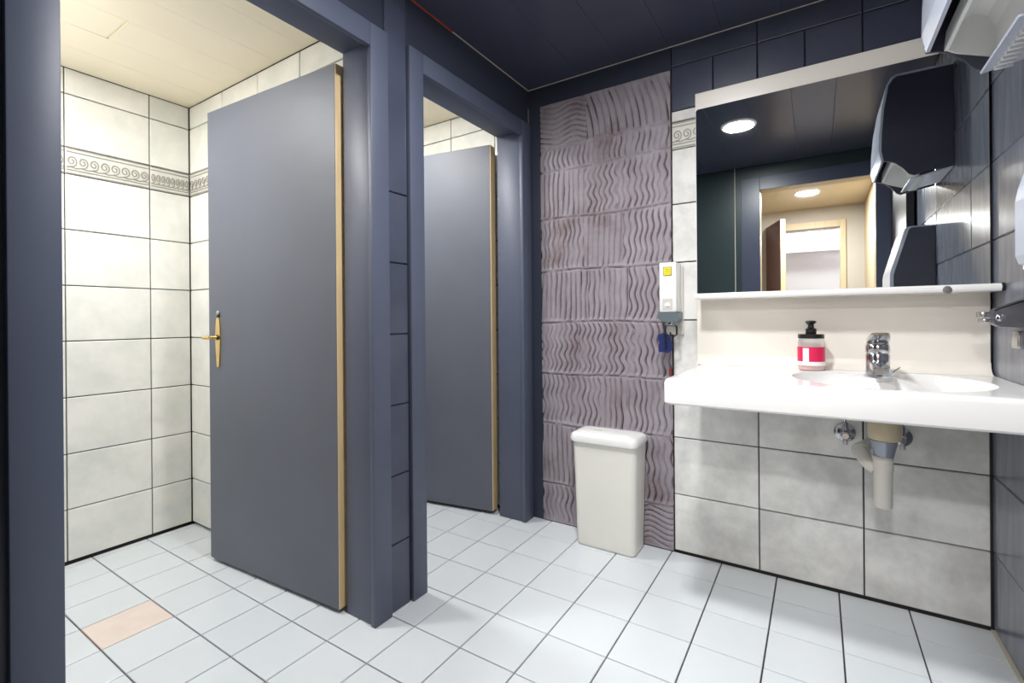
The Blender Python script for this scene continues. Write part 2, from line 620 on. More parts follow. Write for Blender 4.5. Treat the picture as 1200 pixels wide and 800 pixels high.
# crumbs of red paint beside the stripped area
MB().box(2.97, 3.03, YB - 0.03, YB - 0.018, 3.82, 3.98).build('red_paint_fleck', 'caulk_red', wb)

# ------------------------------------------------------------------ wall with the dispensers
wr = struct('wall_right', MB().box(XR + 0.03, XR + 0.6, YF - 0.6, YB + 0.1, -0.05, ZC + 0.3), 'grey_grout', 'grey blue glossy tiled wall beside the washbasin', 'wall')
rr = [0.03, 1.28, 2.50, 3.76, 5.02, 6.27, 7.51, 8.75, 9.98, ZC]
ry = [YB, -1.63, -3.11, -4.59, -6.07, -7.55, -9.03, YF]
for r in range(len(rr) - 1):
    for c in range(len(ry) - 1):
        tile(wr, 'tile', '-x', XR, ry[c + 1], ry[c], rr[r], rr[r + 1], 'right_tile', thick=0.03, gap=0.014, ch=0.014, jitter=0.012)
MB().box(XR - 0.03, XR + 0.02, YB - 0.03, YB + 0.02, 0.0, ZC).build('corner_seal', 'black', wr)
MB().box(XR - 0.035, XR + 0.02, -10.4, YB - 0.03, -0.03, 0.03).build('floor_seal', 'caulk', wr)

# ------------------------------------------------------------------ wall with the cubicle doors
O1 = (-9.22, -5.40, 9.60)     # clear opening of cubicle 1: y0, y1, top
O2 = (-4.15, -0.62, 9.67)
wl = struct('wall_left', MB().box(XJ, XL, YF, -9.45, 0, ZC).box(XJ, XL, -5.15, -4.35, 0, ZC).box(XJ, XL, -0.42, YB + 0.07, 0, ZC)
            .box(XJ, XL, -9.45, -5.15, 9.8, ZC).box(XJ, XL, -4.35, -0.42, 9.92, ZC), 'navy_wall', 'dark navy painted wall around the cubicle doors', 'wall')
pz = [0.0, 1.17, 2.36, 3.59, 4.83, 6.08, 7.31, ZC - 0.03]
for r in range(7):
    tile(wl, 'tile', '+x', XL + 0.035, -5.05, -4.52, pz[r], pz[r + 1], 'navy_tile', thick=0.034, gap=0.02)
MB().tube([(XL + 0.01, -9.3, ZC - 0.015), (XL + 0.01, -3.2, ZC - 0.015)], 0.022, 6).build('red_caulk_bead', 'caulk_red', wl)
MB().tube([(XL + 0.01, -3.2, ZC - 0.015), (XL + 0.01, YB, ZC - 0.015)], 0.012, 6).build('cream_caulk_bead', 'caulk', wl)


def door_frame(name, label, O, yo0, yo1, zo, depth_back):
    y0, y1, zt = O
    root = bpy.data.objects.new(name, None)
    root.location = Vector((XL, (y0 + y1) / 2, 0)) * U
    link(root)
    props(root, label, 'door frame', None, 'structure')
    fx0, fx1 = XL, -0.45
    MB().bbox(fx0, fx1, yo0, y0, 0.005, zo, 0.014, 2).build('architrave', 'navy', root)
    MB().bbox(fx0, fx1, y1, yo1, 0.005, zo, 0.014, 2).build('architrave', 'navy', root)
    MB().bbox(fx0, fx1, y0, y1, zt, zo, 0.014, 2).build('architrave', 'navy', root)
    e = 0.035
    MB().bbox(depth_back, fx0 + 0.02, y0 - 0.26, y0 - e, 0.005, zt + 0.24, 0.012, 2).build('jamb', 'navy', root)
    MB().bbox(depth_back, fx0 + 0.02, y1 + e, y1 + 0.26, 0.005, zt + 0.24, 0.012, 2).build('jamb', 'navy', root)
    eh = 0.10
    MB().bbox(depth_back, fx0 + 0.02, y0 - e, y1 + e, zt + eh, zt + 0.24, 0.012, 2).build('head_jamb', 'navy', root)
    MB().box(fx0 + 0.0, fx0 + 0.05, y0 - e, y0 - 0.008, 0.01, zt).build('gap_strip', 'black', root)  # plain black strips between jamb and architrave
    MB().box(fx0 + 0.0, fx0 + 0.05, y1 + 0.008, y1 + e, 0.01, zt).build('gap_strip', 'black', root)
    MB().box(fx0 + 0.0, fx0 + 0.05, y0, y1, zt + 0.008, zt + eh).build('gap_strip', 'black', root)
    return root


door_frame('trim_1', 'navy frame of the cubicle door with the brass handle', O1, -9.60, -5.02, 9.99, XJ - 0.005)
door_frame('trim_2', 'navy frame of the cubicle door next to the stripped wall', O2, -4.51, -0.20, 10.04, XJ - 0.045)


def door_leaf(name, label, hinge, ang, width, z0, z1, th=0.2, handle=None, face='navy_door', edge='wood', cat='door'):
    """leaf hinged at (x, y); ang = direction in degrees; visible face on the right-hand side of that direction"""
    root = bpy.data.objects.new(name, None)
    root.location = Vector((hinge[0], hinge[1], z0)) * U
    root.rotation_euler = (0, 0, math.radians(ang))
    link(root)
    props(root, label, cat, None, 'structure')

    def part(mb, nm, mt, par=None):
        me = bpy.data.meshes.new(nm)
        me.from_pydata([Vector(a) * U for a in mb.v], [], mb.f)
        bm = bmesh.new()
        bm.from_mesh(me)
        bmesh.ops.recalc_face_normals(bm, faces=bm.faces)
        bm.to_mesh(me)
        bm.free()
        me.polygons.foreach_set('use_smooth', mb.sm)
        if any(mb.sm):
            me.set_sharp_from_angle(angle=math.radians(38))
        me.materials.append(MT[mt])
        return link(bpy.data.objects.new(nm, me), par or root)
    h = z1 - z0
    part(MB().bbox(0.02, width, -th / 2, th / 2, 0, h, 0.01, 1), 'door_panel', face)
    part(MB().box(0.0, 0.02, -th / 2 + 0.012, th / 2 - 0.004, 0.02, h - 0.005), 'bare_wood_edge', edge)
    if handle:
        hx, hz, s = handle
        yf = s * th / 2
        sgn = s
        plate = MB()
        prof = [(-0.62, 0.030), (-0.58, 0.045), (-0.2, 0.075), (0, 0.085), (0.2, 0.075), (0.36, 0.055), (0.42, 0.03)]
        poly = [(hx + b_, hz + a) for a, b_ in prof] + [(hx - b_, hz + a) for a, b_ in prof[::-1]]
        plate.prism(poly, yf, yf + sgn * 0.03, 1)
        pl = part(plate, 'handle_plate', 'brass')
        part(MB().lathe((hx, yf + sgn * 0.03, hz), [(0.055, 0), (0.055, sgn * 0.02), (0.035, sgn * 0.025)], 16, 1), 'spindle_hole', 'blackplastic', pl)
        part(MB().tube([(hx, yf + sgn * 0.03, hz), (hx, yf + sgn * 0.16, hz), (hx + 0.01, yf + sgn * 0.21, hz), (hx + 0.06, yf + sgn * 0.235, hz - 0.005), (hx + 0.16, yf + sgn * 0.235, hz - 0.01)], [0.03, 0.032, 0.036, 0.04, 0.03], 12), 'handle_lever', 'brass', pl)
        part(MB().lathe((hx, yf, hz + 0.51), [(0.05, 0), (0.05, sgn * 0.025), (0.03, sgn * 0.04)], 16, 1), 'lock_indicator', 'chrome')
        part(MB().lathe((hx, yf, hz + 0.44), [(0.035, 0), (0.035, sgn * 0.03)], 12, 1), 'lock_slot', 'blackplastic')
    return root


door_leaf('door_1', 'slate cubicle door with brass handle, standing open', (-1.28, -5.355), 180 + 3.4, 3.95, 0.07, 9.53, 0.22, (3.58, 4.68, 1))
door_leaf('door_2', 'slate cubicle door without a visible handle, standing open beside the stripped wall', (-1.44, -0.50), 180 + 9, 3.35, 0.09, 9.62, 0.27)

# ------------------------------------------------------------------ cubicles
wf = struct('wall_cubicle_far', MB().box(XF - 0.6, XF - 0.07, -10.4, YB + 0.6, -0.05, 11.3), 'grout', 'white tiled far wall of the cubicles', 'wall')
cz = [0.05, 1.14, 2.31, 3.50, 4.69, 5.87, 7.055, 8.23, 8.80, 9.92, ZC1]
cy = [-9.9, -8.91, -7.39, -5.87, YP]
for r in range(len(cz) - 1):
    for c in range(4):
        t = tile(wf, 'border_tile' if r == 7 else 'tile', '+x', XF, cy[c], cy[c + 1], cz[r], cz[r + 1], 'border' if r == 7 else 'ctile', thick=0.07, gap=0.022)
        if r == 7:
            add_scroll(t, math.radians(90), (0.0, 0, 0), (cy[c + 1] - cy[c] - 0.02) / 1.62)
wp = struct('wall_partition', MB().box(XF, XJ, YP + 0.07, -4.58, -0.05, 11.3), 'grout', 'white tiled partition between the two cubicles', 'wall')
px = [XF, -7.5, -5.99, -4.49, -2.97, -1.47, XJ]
px = [XF, -7.45, -5.99, -4.49, -2.97, -1.47, XJ]
px = [XF, -5.99, -4.49, -2.97, XJ]
for r in range(len(cz) - 1):
    for c in range(4):
        t = tile(wp, 'border_tile' if r == 7 else 'tile', '-y', YP, px[c], px[c + 1], cz[r], cz[r + 1], 'border' if r == 7 else 'ctile', thick=0.07, gap=0.022)
        if r == 7:
            add_scroll(t, 0, (0, 0, 0), (px[c + 1] - px[c] - 0.02) / 1.62)
struct('wall_cubicle_end', MB().box(XF, XJ, YF, YE, -0.05, 11.3), 'ctile', 'white end wall of the first cubicle', 'wall')
# back wall of cubicle 2 carries on from the mirror wall
c2z = [0.05, 1.2, 2.4, 3.6, 4.8, 6.0, 7.2, 8.4, 9.0, 10.30, ZC2]
c2x = [XF, -6.2, -4.68, -3.15, -1.62, XJ]
for r in range(len(c2z) - 1):
    for c in range(5):
        tile(wb, 'tile', '-y', YB, c2x[c], c2x[c + 1], c2z[r], c2z[r + 1], 'ctile', thick=0.07, gap=0.022)
MB().box(XF, XJ, -4.58, -4.55, 0, ZC2).build('plaster_face', 'ctile', wp)

# ------------------------------------------------------------------ ceilings
ce = struct('ceiling', MB().box(XL - 0.7, XR + 0.6, YF - 0.6, YB + 0.5, ZC + 0.06, ZC + 0.35), 'black', 'dark navy plank ceiling of the washroom', 'ceiling')
sx = [XL, 0.93, 1.96, 3.02, 4.09, 5.15, 6.14, 7.15, XR]
for c in range(len(sx) - 1):
    tile(ce, 'ceiling_plank', '-z', ZC, sx[c], sx[c + 1], YF, YB, 'navy_ceiling', thick=0.06, gap=0.004, ch=0.004, jitter=0.002)
MB().tube([(XL, YB - 0.012, ZC - 0.012), (XR, YB - 0.012, ZC - 0.012)], 0.011, 6).build('cream_caulk_bead', 'caulk', ce)
c1 = struct('ceiling_cubicle', MB().box(XF, XJ + 0.01, YE, YP, ZC1 + 0.03, ZC1 + 0.3), 'cream', 'cream plank ceiling of the cubicle with the brass-handled door', 'ceiling')
s1 = [XF, -6.55, -5.62, -4.66, -3.7, -2.75, -1.9, XJ]
for c in range(len(s1) - 1):
    if c == 2:
        tile(c1, 'ceiling_plank', '-z', ZC1, s1[c] , s1[c + 1], YE, -7.28, 'cream', thick=0.03, gap=0.012, ch=0.006)
        tile(c1, 'ceiling_plank', '-z', ZC1, s1[c], s1[c + 1], -7.25, YP, 'cream', thick=0.03, gap=0.0025, ch=0.002, jitter=0.001)
    else:
        tile(c1, 'ceiling_plank', '-z', ZC1, s1[c], s1[c + 1], YE, YP, 'cream', thick=0.03, gap=0.0025, ch=0.002, jitter=0.001)
c2 = struct('ceiling_cubicle', MB().box(XF, XJ + 0.01, -4.6, YB + 0.1, ZC2 + 0.03, ZC2 + 0.3), 'cream', 'cream ceiling of the cubicle next to the stripped wall', 'ceiling')
for c in range(len(s1) - 1):
    tile(c2, 'ceiling_plank', '-z', ZC2, s1[c], s1[c + 1], -4.6, YB, 'cream', thick=0.03, gap=0.0025, ch=0.002, jitter=0.001)


def downlight(loc, power, label, col=(0.985, 0.99, 1.0), r=0.42, size=None):
    t = thing('downlight', label, 'lamp', loc)
    x, y, z = loc
    MB().lathe((x, y, z), [(r + 0.08, 0), (r + 0.08, -0.03), (r, -0.05), (r, -0.02), (r * 0.9, -0.01)], 36).build('trim_ring', 'disp_white', t)
    L = bpy.data.materials.get('lamp_glow') or emis('lamp_glow', (1, 0.97, 0.92, 1), 14.0)
    MT['lamp_glow'] = L
    MB().lathe((x, y, z), [(r * 0.98, -0.025), (r * 0.98, -0.035), (r * 0.6, -0.045)], 36).build('diffuser', 'lamp_glow', t)
    ld = bpy.data.lights.new('lamp_light', 'AREA')
    ld.shape = 'DISK'
    ld.size = 2 * r * U
    ld.energy = power
    ld.color = col
    lo = bpy.data.objects.new('lamp_light', ld)
    lo.location = Vector((0, 0, -0.06)) * U
    link(lo, t)
    return t


downlight((3.70, -5.96, ZC), LAMP_ROOM, 'round white downlight in the dark navy ceiling')
downlight((-4.6, -8.9, ZC1), LAMP_CUB1, 'round white downlight in the cream ceiling above the brass-handled door')
downlight((-3.8, -3.9, ZC2), LAMP_CUB2, 'round white downlight in the cream ceiling above the other cubicle door')

# ------------------------------------------------------------------ entrance wall and hall behind it (seen in the mirror)
EY0, EY1 = YF, -11.20
ex0, ex1, ez = 3.85, 7.42, 10.0
we = struct('wall_front', MB().box(XL - 0.6, ex0 - 0.2, EY1, EY0, -0.05, ZC).box(ex1 + 0.2, XR + 0.1, EY1, EY0, -0.05, ZC).box(ex0 - 0.2, ex1 + 0.2, EY1, EY0, ez + 0.2, ZC), 'front_wall', 'dark wall with the entrance doorway, seen in the mirror', 'wall')
MB().box(2.96, 2.985, EY0, EY0 + 0.012, 0, ZC).build('joint_line', 'caulk', we)
t3 = bpy.data.objects.new('trim_3', None)
t3.location = Vector((5.6, EY0, 0)) * U
link(t3)
props(t3, 'navy frame of the entrance doorway, seen in the mirror', 'door frame', None, 'structure')
MB().bbox(3.2, ex0, EY0, EY0 + 0.05, 0, ez + 0.5, 0.01, 1).build('architrave', 'navy_dark', t3)
MB().bbox(ex1, 7.86, EY0, EY0 + 0.05, 0, ez + 0.5, 0.01, 1).build('architrave', 'navy_dark', t3)
MB().bbox(ex0, ex1, EY0, EY0 + 0.05, ez, ez + 0.5, 0.01, 1).build('architrave', 'navy_dark', t3)
MB().box(ex0 - 0.2, ex0, EY1, EY0, 0, ez).build('jamb', 'cream_wood', t3)
MB().box(ex1, ex1 + 0.2, EY1, EY0, 0, ez).build('jamb', 'cream_wood', t3)
MB().box(ex0 - 0.2, ex1 + 0.2, EY1, EY0, ez, ez + 0.2).build('head_jamb', 'cream_wood', t3)
door_leaf('door_3', 'entrance door with shade painted in as black, folded back against the tiled wall, seen in the mirror', (7.90, -10.50), 90, 3.40, 0.08, 9.9, 0.18, face='blackplastic')  # navy leaf coloured black: the shade on its face is in the colour

HZ = 10.55
HX0, HX1, HY = 1.2, 7.62, -18.2
struct('floor_hall', MB().box(HX0 - 0.5, HX1 + 0.5, -25, EY1, -0.4, 0), 'cream_wall', 'pale hall floor beyond the entrance', 'floor')
struct('ceiling_hall', MB().box(HX0 - 0.5, HX1 + 0.5, HY, EY1, HZ, HZ + 0.3), 'hall_ceiling', 'cream hall ceiling beyond the entrance', 'ceiling')
struct('wall_hall_left', MB().box(HX0 - 0.4, HX0, HY, EY1, 0, HZ), 'cream_wall', 'cream hall wall on the brown door side', 'wall')
struct('wall_hall_right', MB().box(HX1, HX1 + 0.4, HY, EY1, 0, HZ), 'cream_wood', 'hall wall beside the entrance, warm light in its colour', 'wall')  # warm lamplight on this wall is put into its colour
dx0, dx1, dz = 4.33, 6.65, 9.5
struct('wall_hall_end', MB().box(HX0 - 0.4, dx0, HY - 0.4, HY, 0, HZ + 0.3).box(dx1, HX1 + 0.4, HY - 0.4, HY, 0, HZ + 0.3).box(dx0, dx1, HY - 0.4, HY, dz, HZ + 0.3), 'cream_wall', 'cream end wall of the hall with a wooden door frame', 'wall')
t4 = bpy.data.objects.new('trim_4', None)
t4.location = Vector((5.5, HY, 0)) * U
link(t4)
props(t4, 'pale wooden door frame at the end of the hall', 'door frame', None, 'structure')
MB().bbox(dx0 - 0.14, dx0, HY, HY + 0.1, 0, dz + 0.34, 0.01, 1).build('architrave', 'cream_wood', t4)
MB().bbox(dx1, dx1 + 0.24, HY, HY + 0.1, 0, dz + 0.34, 0.01, 1).build('architrave', 'cream_wood', t4)
MB().bbox(dx0, dx1, HY, HY + 0.1, dz, dz + 0.34, 0.01, 1).build('architrave', 'cream_wood', t4)
dl = door_leaf('door_4', 'red brown door standing open in the hall', (4.33, -16.0), -110, 2.25, 0.05, 9.75, 0.22, face='brown', edge='cream_wood')
FY = -24.0
struct('wall_room_end', MB().box(HX0 - 0.4, HX1 + 0.4, FY - 0.4, FY, 0, 12), 'white_wall', 'white end wall of the bright room beyond the hall', 'wall')
struct('wall_room_left', MB().box(HX0 - 0.8, HX0 - 0.4, FY, HY - 0.4, 0, 12), 'white_wall', 'white side wall of the bright room behind the brown door', 'wall')
struct('wall_room_right', MB().box(HX1 + 0.4, HX1 + 0.8, FY, HY - 0.4, 0, 12), 'white_wall', 'white side wall of the bright room opposite the brown door', 'wall')
struct('ceiling_room', MB().box(HX0 - 0.4, HX1 + 0.4, FY, HY - 0.4, 11.6, 11.9), 'white_wall', 'white ceiling of the bright room beyond the hall', 'ceiling')
struct('trim_5', MB().bbox(HX0 - 0.4, HX1 + 0.4, FY, FY + 0.25, 9.0, 9.35, 0.02, 1), 'white_wall', 'white rail along the wall of the bright room', 'rail')
downlight((5.35, -14.46, HZ), LAMP_HALL, 'round downlight in the cream hall ceiling')
sl = thing('strip_light', 'long white strip light on the end wall of the bright room', 'lamp', (5.5, FY, 10.0))
MB().bbox(2.6, 7.4, FY + 0.02, FY + 0.3, 10.18, 10.36, 0.02, 1).build('housing', 'disp_white', sl)
MT['strip_glow'] = emis('strip_glow', (1, 0.98, 1, 1), 5.0)
MB().tube([(2.7, FY + 0.2, 10.08), (7.3, FY + 0.2, 10.08)], 0.09, 12).build('tube', 'strip_glow', sl)
MB().bbox(5.2, 5.4, FY + 0.1, FY + 0.34, 9.86, 10.2, 0.02, 1).build('bracket', 'strip_glow', sl)
ld = bpy.data.lights.new('lamp_light', 'AREA')
ld.shape = 'RECTANGLE'
ld.size, ld.size_y, ld.energy = 4.4 * U, 0.15 * U, LAMP_FAR * 6
lo = bpy.data.objects.new('lamp_light', ld)
lo.location = Vector((0, 0.4, -0.1)) * U
lo.rotation_euler = (math.radians(50), 0, 0)
link(lo, sl)

# ------------------------------------------------------------------ vanity top with moulded basin
ZT, ZB_, CXL, CYF, CYB = 4.12, 3.71, 3.62, -3.10, YB - 0.01
XRC = XR - 0.01
van = thing('vanity_top', 'white moulded vanity top with an oval basin, fixed below the mirror', 'washbasin', ((CXL + XRC) / 2, -1.6, ZB_))
fx_ = 6.535
ecx, ecy, ea, eb = 6.55, -1.66, 1.20, 1.24
ang = sorted(set([2 * math.pi * k / 112 for k in range(112)] +
                 [math.atan2(y - ecy, x - ecx) % (2 * math.pi) for x in (CXL + 0.001, XRC - 0.001) for y in (CYF + 0.001, CYB - 0.001)] +
                 [math.atan2(y - ecy, x - ecx) % (2 * math.pi) for x, y in ((CXL + 0.12, CYF), (CXL, CYF + 0.12))]))


def rect_pt(a, ins, z):
    dx, dy = math.cos(a), math.sin(a)
    ts = []
    if dx > 1e-9:
        ts.append((XRC - ecx) / dx)
    if dx < -1e-9:
        ts.append((CXL + ins - ecx) / dx)
    if dy > 1e-9:
        ts.append((CYB - ecy) / dy)
    if dy < -1e-9:
        ts.append((CYF + ins - ecy) / dy)
    t = min(ts)
    x, y = ecx + dx * t, ecy + dy * t
    # ease the free front corner
    r = 0.10
    cx_, cy_ = CXL + ins + r, CYF + ins + r
    if x < cx_ and y < cy_:
        d = Vector((x - cx_, y - cy_))
        if d.length > r:
            d = d.normalized() * r
        x, y = cx_ + d.x, cy_ + d.y
    return (x, y, z)


def ell(a, s, z, cx=ecx, cy=ecy, A=ea, B=eb):
    # same direction from the ellipse centre
    t = 1 / math.sqrt((math.cos(a) / A) ** 2 + (math.sin(a) / B) ** 2)
    return (cx + s * t * math.cos(a), cy + s * t * math.sin(a), z)


body = MB()
R_ = []
R_.append([rect_pt(a, 0.10, ZB_) for a in ang])
R_.append([rect_pt(a, 0.03, ZB_) for a in ang])
R_.append([rect_pt(a, 0.0, ZB_ + 0.03) for a in ang])
R_.append([rect_pt(a, 0.0, ZT - 0.07) for a in ang])
R_.append([rect_pt(a, 0.02, ZT - 0.025) for a in ang])
R_.append([rect_pt(a, 0.06, ZT - 0.003) for a in ang])
R_.append([rect_pt(a, 0.12, ZT) for a in ang])
R_.append([ell(a, 1.008, ZT) for a in ang])
R_.append([ell(a, 1.0, ZT - 0.014) for a in ang])
R_.append([ell(a, 0.992, ZT - 0.055) for a in ang])
bc = (ecx, -1.60)
for sc_, dz_ in ((0.955, 0.16), (0.90, 0.27), (0.80, 0.40), (0.64, 0.51), (0.42, 0.58), (0.2, 0.61), (0.09, 0.62)):
    ring = []
    for a in ang:
        q = ell(a, sc_, ZT, bc[0], ecy + (bc[1] - ecy) * (1 - sc_), ea, eb)
        k_ = min(max((-1.02 - q[1]) / 0.45, 0.0), 1.0)
        if abs(q[0] - fx_) > 0.22:
            k_ = max(k_, min((abs(q[0] - fx_) - 0.22) / 0.85, 1.0))
        k_ = k_ * k_ * (3 - 2 * k_)
        ring.append((q[0], q[1], ZT - 0.06 - max(dz_ - 0.06, 0) * k_))
    R_.append(ring)
body.rings(R_, cap0=False, cap1=True)
body.build('basin_top', 'white', van)
MB().lathe((bc[0], bc[1], ZT - 0.618), [(0.12, 0), (0.12, 0.012), (0.09, 0.018), (0.02, 0.008)], 24).build('drain_cover', 'chrome', van)
MB().lathe((fx_, -0.86, ZT - 0.05), [(0.21, -0.05), (0.205, -0.01), (0.195, 0.0)], 32).build('faucet_deck', 'white', van)

# ------------------------------------------------------------------ panel, mirror, shelf
PY = YB - 0.13
pan = thing('splashback', 'cream splashback board behind the mirror, rising from the basin', 'splashback', (5.8, PY, ZT))
MB().bbox(3.575, XR - 0.03, PY, YB - 0.04, ZT + 0.10, 9.76, 0.008, 1).build('board', 'panel_white', pan)
MB().prism([(YB - 0.04, ZT + 0.002), (PY - 0.16, ZT + 0.002), (PY - 0.155, ZT + 0.006), (PY - 0.09, ZT + 0.025), (PY - 0.04, ZT + 0.065), (PY - 0.012, ZT + 0.12), (PY - 0.001, ZT + 0.20), (PY + 0.01, ZT + 0.20), (PY + 0.01, ZT + 0.10), (YB - 0.04, ZT + 0.10)], CXL - 0.03, XR - 0.03, 0, True).build('cove', 'panel_white', pan)
mir = thing('mirror', 'large frameless wall mirror above the white shelf', 'mirror', (5.8, PY, 5.58))
gm = MB()
poly = [(3.60, 5.56), (XR - 0.04, 5.56), (XR - 0.04, 9.40), (3.64, 9.40), (3.61, 9.385), (3.60, 9.35)]
gm.prism(poly, PY - 0.05, PY - 0.004, 1)
gm.build('mirror_glass', 'mirror', mir, autosmooth=False)
MB().box(3.592, 3.60, PY - 0.048, PY - 0.004, 5.56, 9.35).build('glass_edge', 'disp_grey', mir)
sh = thing('mirror_shelf', 'long narrow white shelf under the mirror', 'shelf', (5.8, -0.5, 5.44))
SY = -0.90
prof = [(PY - 0.002, 5.44), (SY + 0.04, 5.44), (SY + 0.012, 5.452), (SY, 5.48), (SY, 5.52), (SY + 0.012, 5.545), (SY + 0.04, 5.555), (PY - 0.002, 5.555)]
MB().prism([(a, b_) for a, b_ in prof], 3.66, XR - 0.035, 0).build('shelf_board', 'white', sh)
MB().bbox(XR - 0.045, XR - 0.012, SY - 0.004, -0.6, 5.44, 5.56, 0.008, 1).build('end_cap', 'blackplastic', sh)
MB().lathe((7.40, SY + 0.004, 5.478), [(0.06, 0), (0.055, -0.006), (0.01, -0.008)], 12, 1).build('chipped_spot', 'dullmetal', sh)

# ------------------------------------------------------------------ faucet
fx, fy, fz = 6.535, -0.86, ZT - 0.049
fa = thing('faucet', 'short chrome single-lever faucet on the basin rim', 'faucet', (fx, fy, fz))
MB().lathe((fx, fy, fz), [(0.19, 0), (0.19, 0.03), (0.165, 0.05), (0.16, 0.28), (0.165, 0.36), (0.15, 0.40)], 28).build('body', 'chrome', fa)
sp = MB()
sp.rings([[(fx + sx_ * w_, y_, z_ + sz_ * h_) for sx_, sz_ in ((-1, -0.7), (-0.7, -1), (0.7, -1), (1, -0.7), (1, 0.7), (0.7, 1), (-0.7, 1), (-1, 0.7))]
          for y_, z_, w_, h_ in ((fy, fz + 0.20, 0.13, 0.09), (fy - 0.2, fz + 0.215, 0.125, 0.075), (fy - 0.42, fz + 0.20, 0.115, 0.06), (fy - 0.56, fz + 0.175, 0.105, 0.05), (fy - 0.60, fz + 0.16, 0.09, 0.04))])
sp.build('spout', 'chrome', fa)
MB().lathe((fx, fy - 0.50, fz + 0.09), [(0.065, 0), (0.07, 0.01), (0.07, 0.05)], 20).build('aerator', 'dullmetal', fa)
MB().lathe((fx, fy, fz + 0.40), [(0.15, 0), (0.165, 0.02), (0.165, 0.10), (0.15, 0.16), (0.10, 0.20), (0.02, 0.215)], 28).build('cartridge_cap', 'chrome', fa)
lv = MB()
lv.rings([[(fx + sx_ * w_, y_, z_ + sz_ * h_) for sx_, sz_ in ((-1, -0.6), (-0.7, -1), (0.7, -1), (1, -0.6), (1, 0.6), (0.7, 1), (-0.7, 1), (-1, 0.6))]
          for y_, z_, w_, h_ in ((fy + 0.10, fz + 0.56, 0.13, 0.05), (fy - 0.08, fz + 0.61, 0.15, 0.05), (fy - 0.28, fz + 0.66, 0.14, 0.04), (fy - 0.45, fz + 0.715, 0.12, 0.028), (fy - 0.50, fz + 0.73, 0.10, 0.02))])
lv.build('lever', 'chrome', fa)
MB().tube([(fx + 0.14, fy + 0.06, fz + 0.03), (fx + 0.30, fy + 0.12, fz + 0.16)], 0.011, 8).build('pop_up_rod', 'dullmetal', fa)
MB().bbox(fx + 0.05, fx + 0.17, fy - 0.185, fy - 0.16, fz + 0.03, fz + 0.14, 0.006, 1).build('base_badge', 'disp_grey', fa)

# ------------------------------------------------------------------ soap bottle
sx_, sy_ = 5.60, -0.62
sb = thing('soap_bottle', 'clear pink soap bottle with a black pump and crimson label', 'bottle', (sx_, sy_, ZT))
B0 = ZT + 0.001
MB().lathe((sx_, sy_, B0), [(0.17, 0), (0.195, 0.015), (0.205, 0.05), (0.205, 0.40)], 32).build('bottle_body', 'soap', sb)
MB().lathe((sx_, sy_, B0), [(0.205, 0.401), (0.203, 0.50), (0.195, 0.57)], 32).build('bottle_shoulder', 'clear', sb)


def wrap(r, z0, z1, a0, a1, n=24):
    mb = MB()
    vs, fs = [], []
    for k in range(n + 1):
        a = math.radians(a0 + (a1 - a0) * k / n)
        for rr_ in (r, r + 0.006):
            vs += [(sx_ + rr_ * math.cos(a), sy_ + rr_ * math.sin(a), z) for z in (z0, z1)]
    for k in range(n):
        a = 4 * k
        fs += [(a + 2, a + 6, a + 7, a + 3), (a, a + 1, a + 5, a + 4), (a + 1, a + 3, a + 7, a + 5), (a, a + 4, a + 6, a + 2)]
    return mb.add(vs, fs, True)


lb = wrap(0.207, B0 + 0.09, B0 + 0.42, 150, 390).build('label', 'red', sb)
wrap(0.214, B0 + 0.09, B0 + 0.16, 150, 390).build('label_band', 'disp_white', lb)
wrap(0.214, B0 + 0.16, B0 + 0.40, 236, 262, 6).build('label_stripe', 'disp_white', lb)
MB().lathe((sx_, sy_, B0), [(0.205, 0.571), (0.205, 0.635), (0.195, 0.645)], 28).build('collar', 'blackplastic', sb)
MB().lathe((sx_, sy_, B0), [(0.075, 0.64), (0.085, 0.66), (0.085, 0.74), (0.05, 0.76), (0.045, 0.82), (0.06, 0.83), (0.09, 0.86), (0.07, 0.885), (0.02, 0.89)], 20).build('pump_head', 'blackplastic', sb)
MB().tube([(sx_, sy_, B0 + 0.86), (sx_ - 0.03, sy_ - 0.10, B0 + 0.862), (sx_ - 0.05, sy_ - 0.19, B0 + 0.84)], [0.03, 0.025, 0.018], 8).build('pump_nozzle', 'blackplastic', sb)

# ------------------------------------------------------------------ trap and valves
tx, ty = 6.55, -1.60
bt_ = thing('bottle_trap', 'pale plastic bottle trap hanging under the basin', 'drain pipe', (tx, ty, 2.1))
MB().lathe((tx, ty, 0), [(0.20, 3.49), (0.21, 3.47), (0.21, 3.27), (0.20, 3.21), (0.17, 3.195), (0.16, 3.19)], 28).build('waste_outlet', 'beige', bt_)
MB().lathe((tx - 0.01, ty, 0), [(0.172, 3.19), (0.165, 3.13), (0.125, 2.97), (0.118, 2.93)], 28).build('tailpiece', 'silver', bt_)
cupx = tx - 0.025
MB().lathe((cupx, ty, 0), [(0.125, 2.95), (0.135, 2.93), (0.135, 2.88), (0.125, 2.86), (0.132, 2.85), (0.132, 2.74), (0.12, 2.72), (0.118, 2.22), (0.11, 2.17), (0.05, 2.145)], 28).build('trap_cup', 'trap', bt_)
MB().tube([(cupx - 0.09, ty + 0.02, 2.72), (cupx - 0.15, ty + 0.05, 2.76), (cupx - 0.22, ty + 0.10, 2.86), (cupx - 0.25, ty + 0.22, 2.93), (cupx - 0.2, ty + 0.6, 2.93), (cupx - 0.02, YB - 0.06, 2.85)], [0.075, 0.09, 0.10, 0.10, 0.09, 0.09], 16).build('outlet_bend', 'trap', bt_)
MB().lathe((cupx - 0.25, ty + 0.22, 2.93), [(0.115, 0), (0.125, 0.03), (0.125, 0.12), (0.11, 0.15)], 20, 1).build('bend_nut', 'trap', bt_)


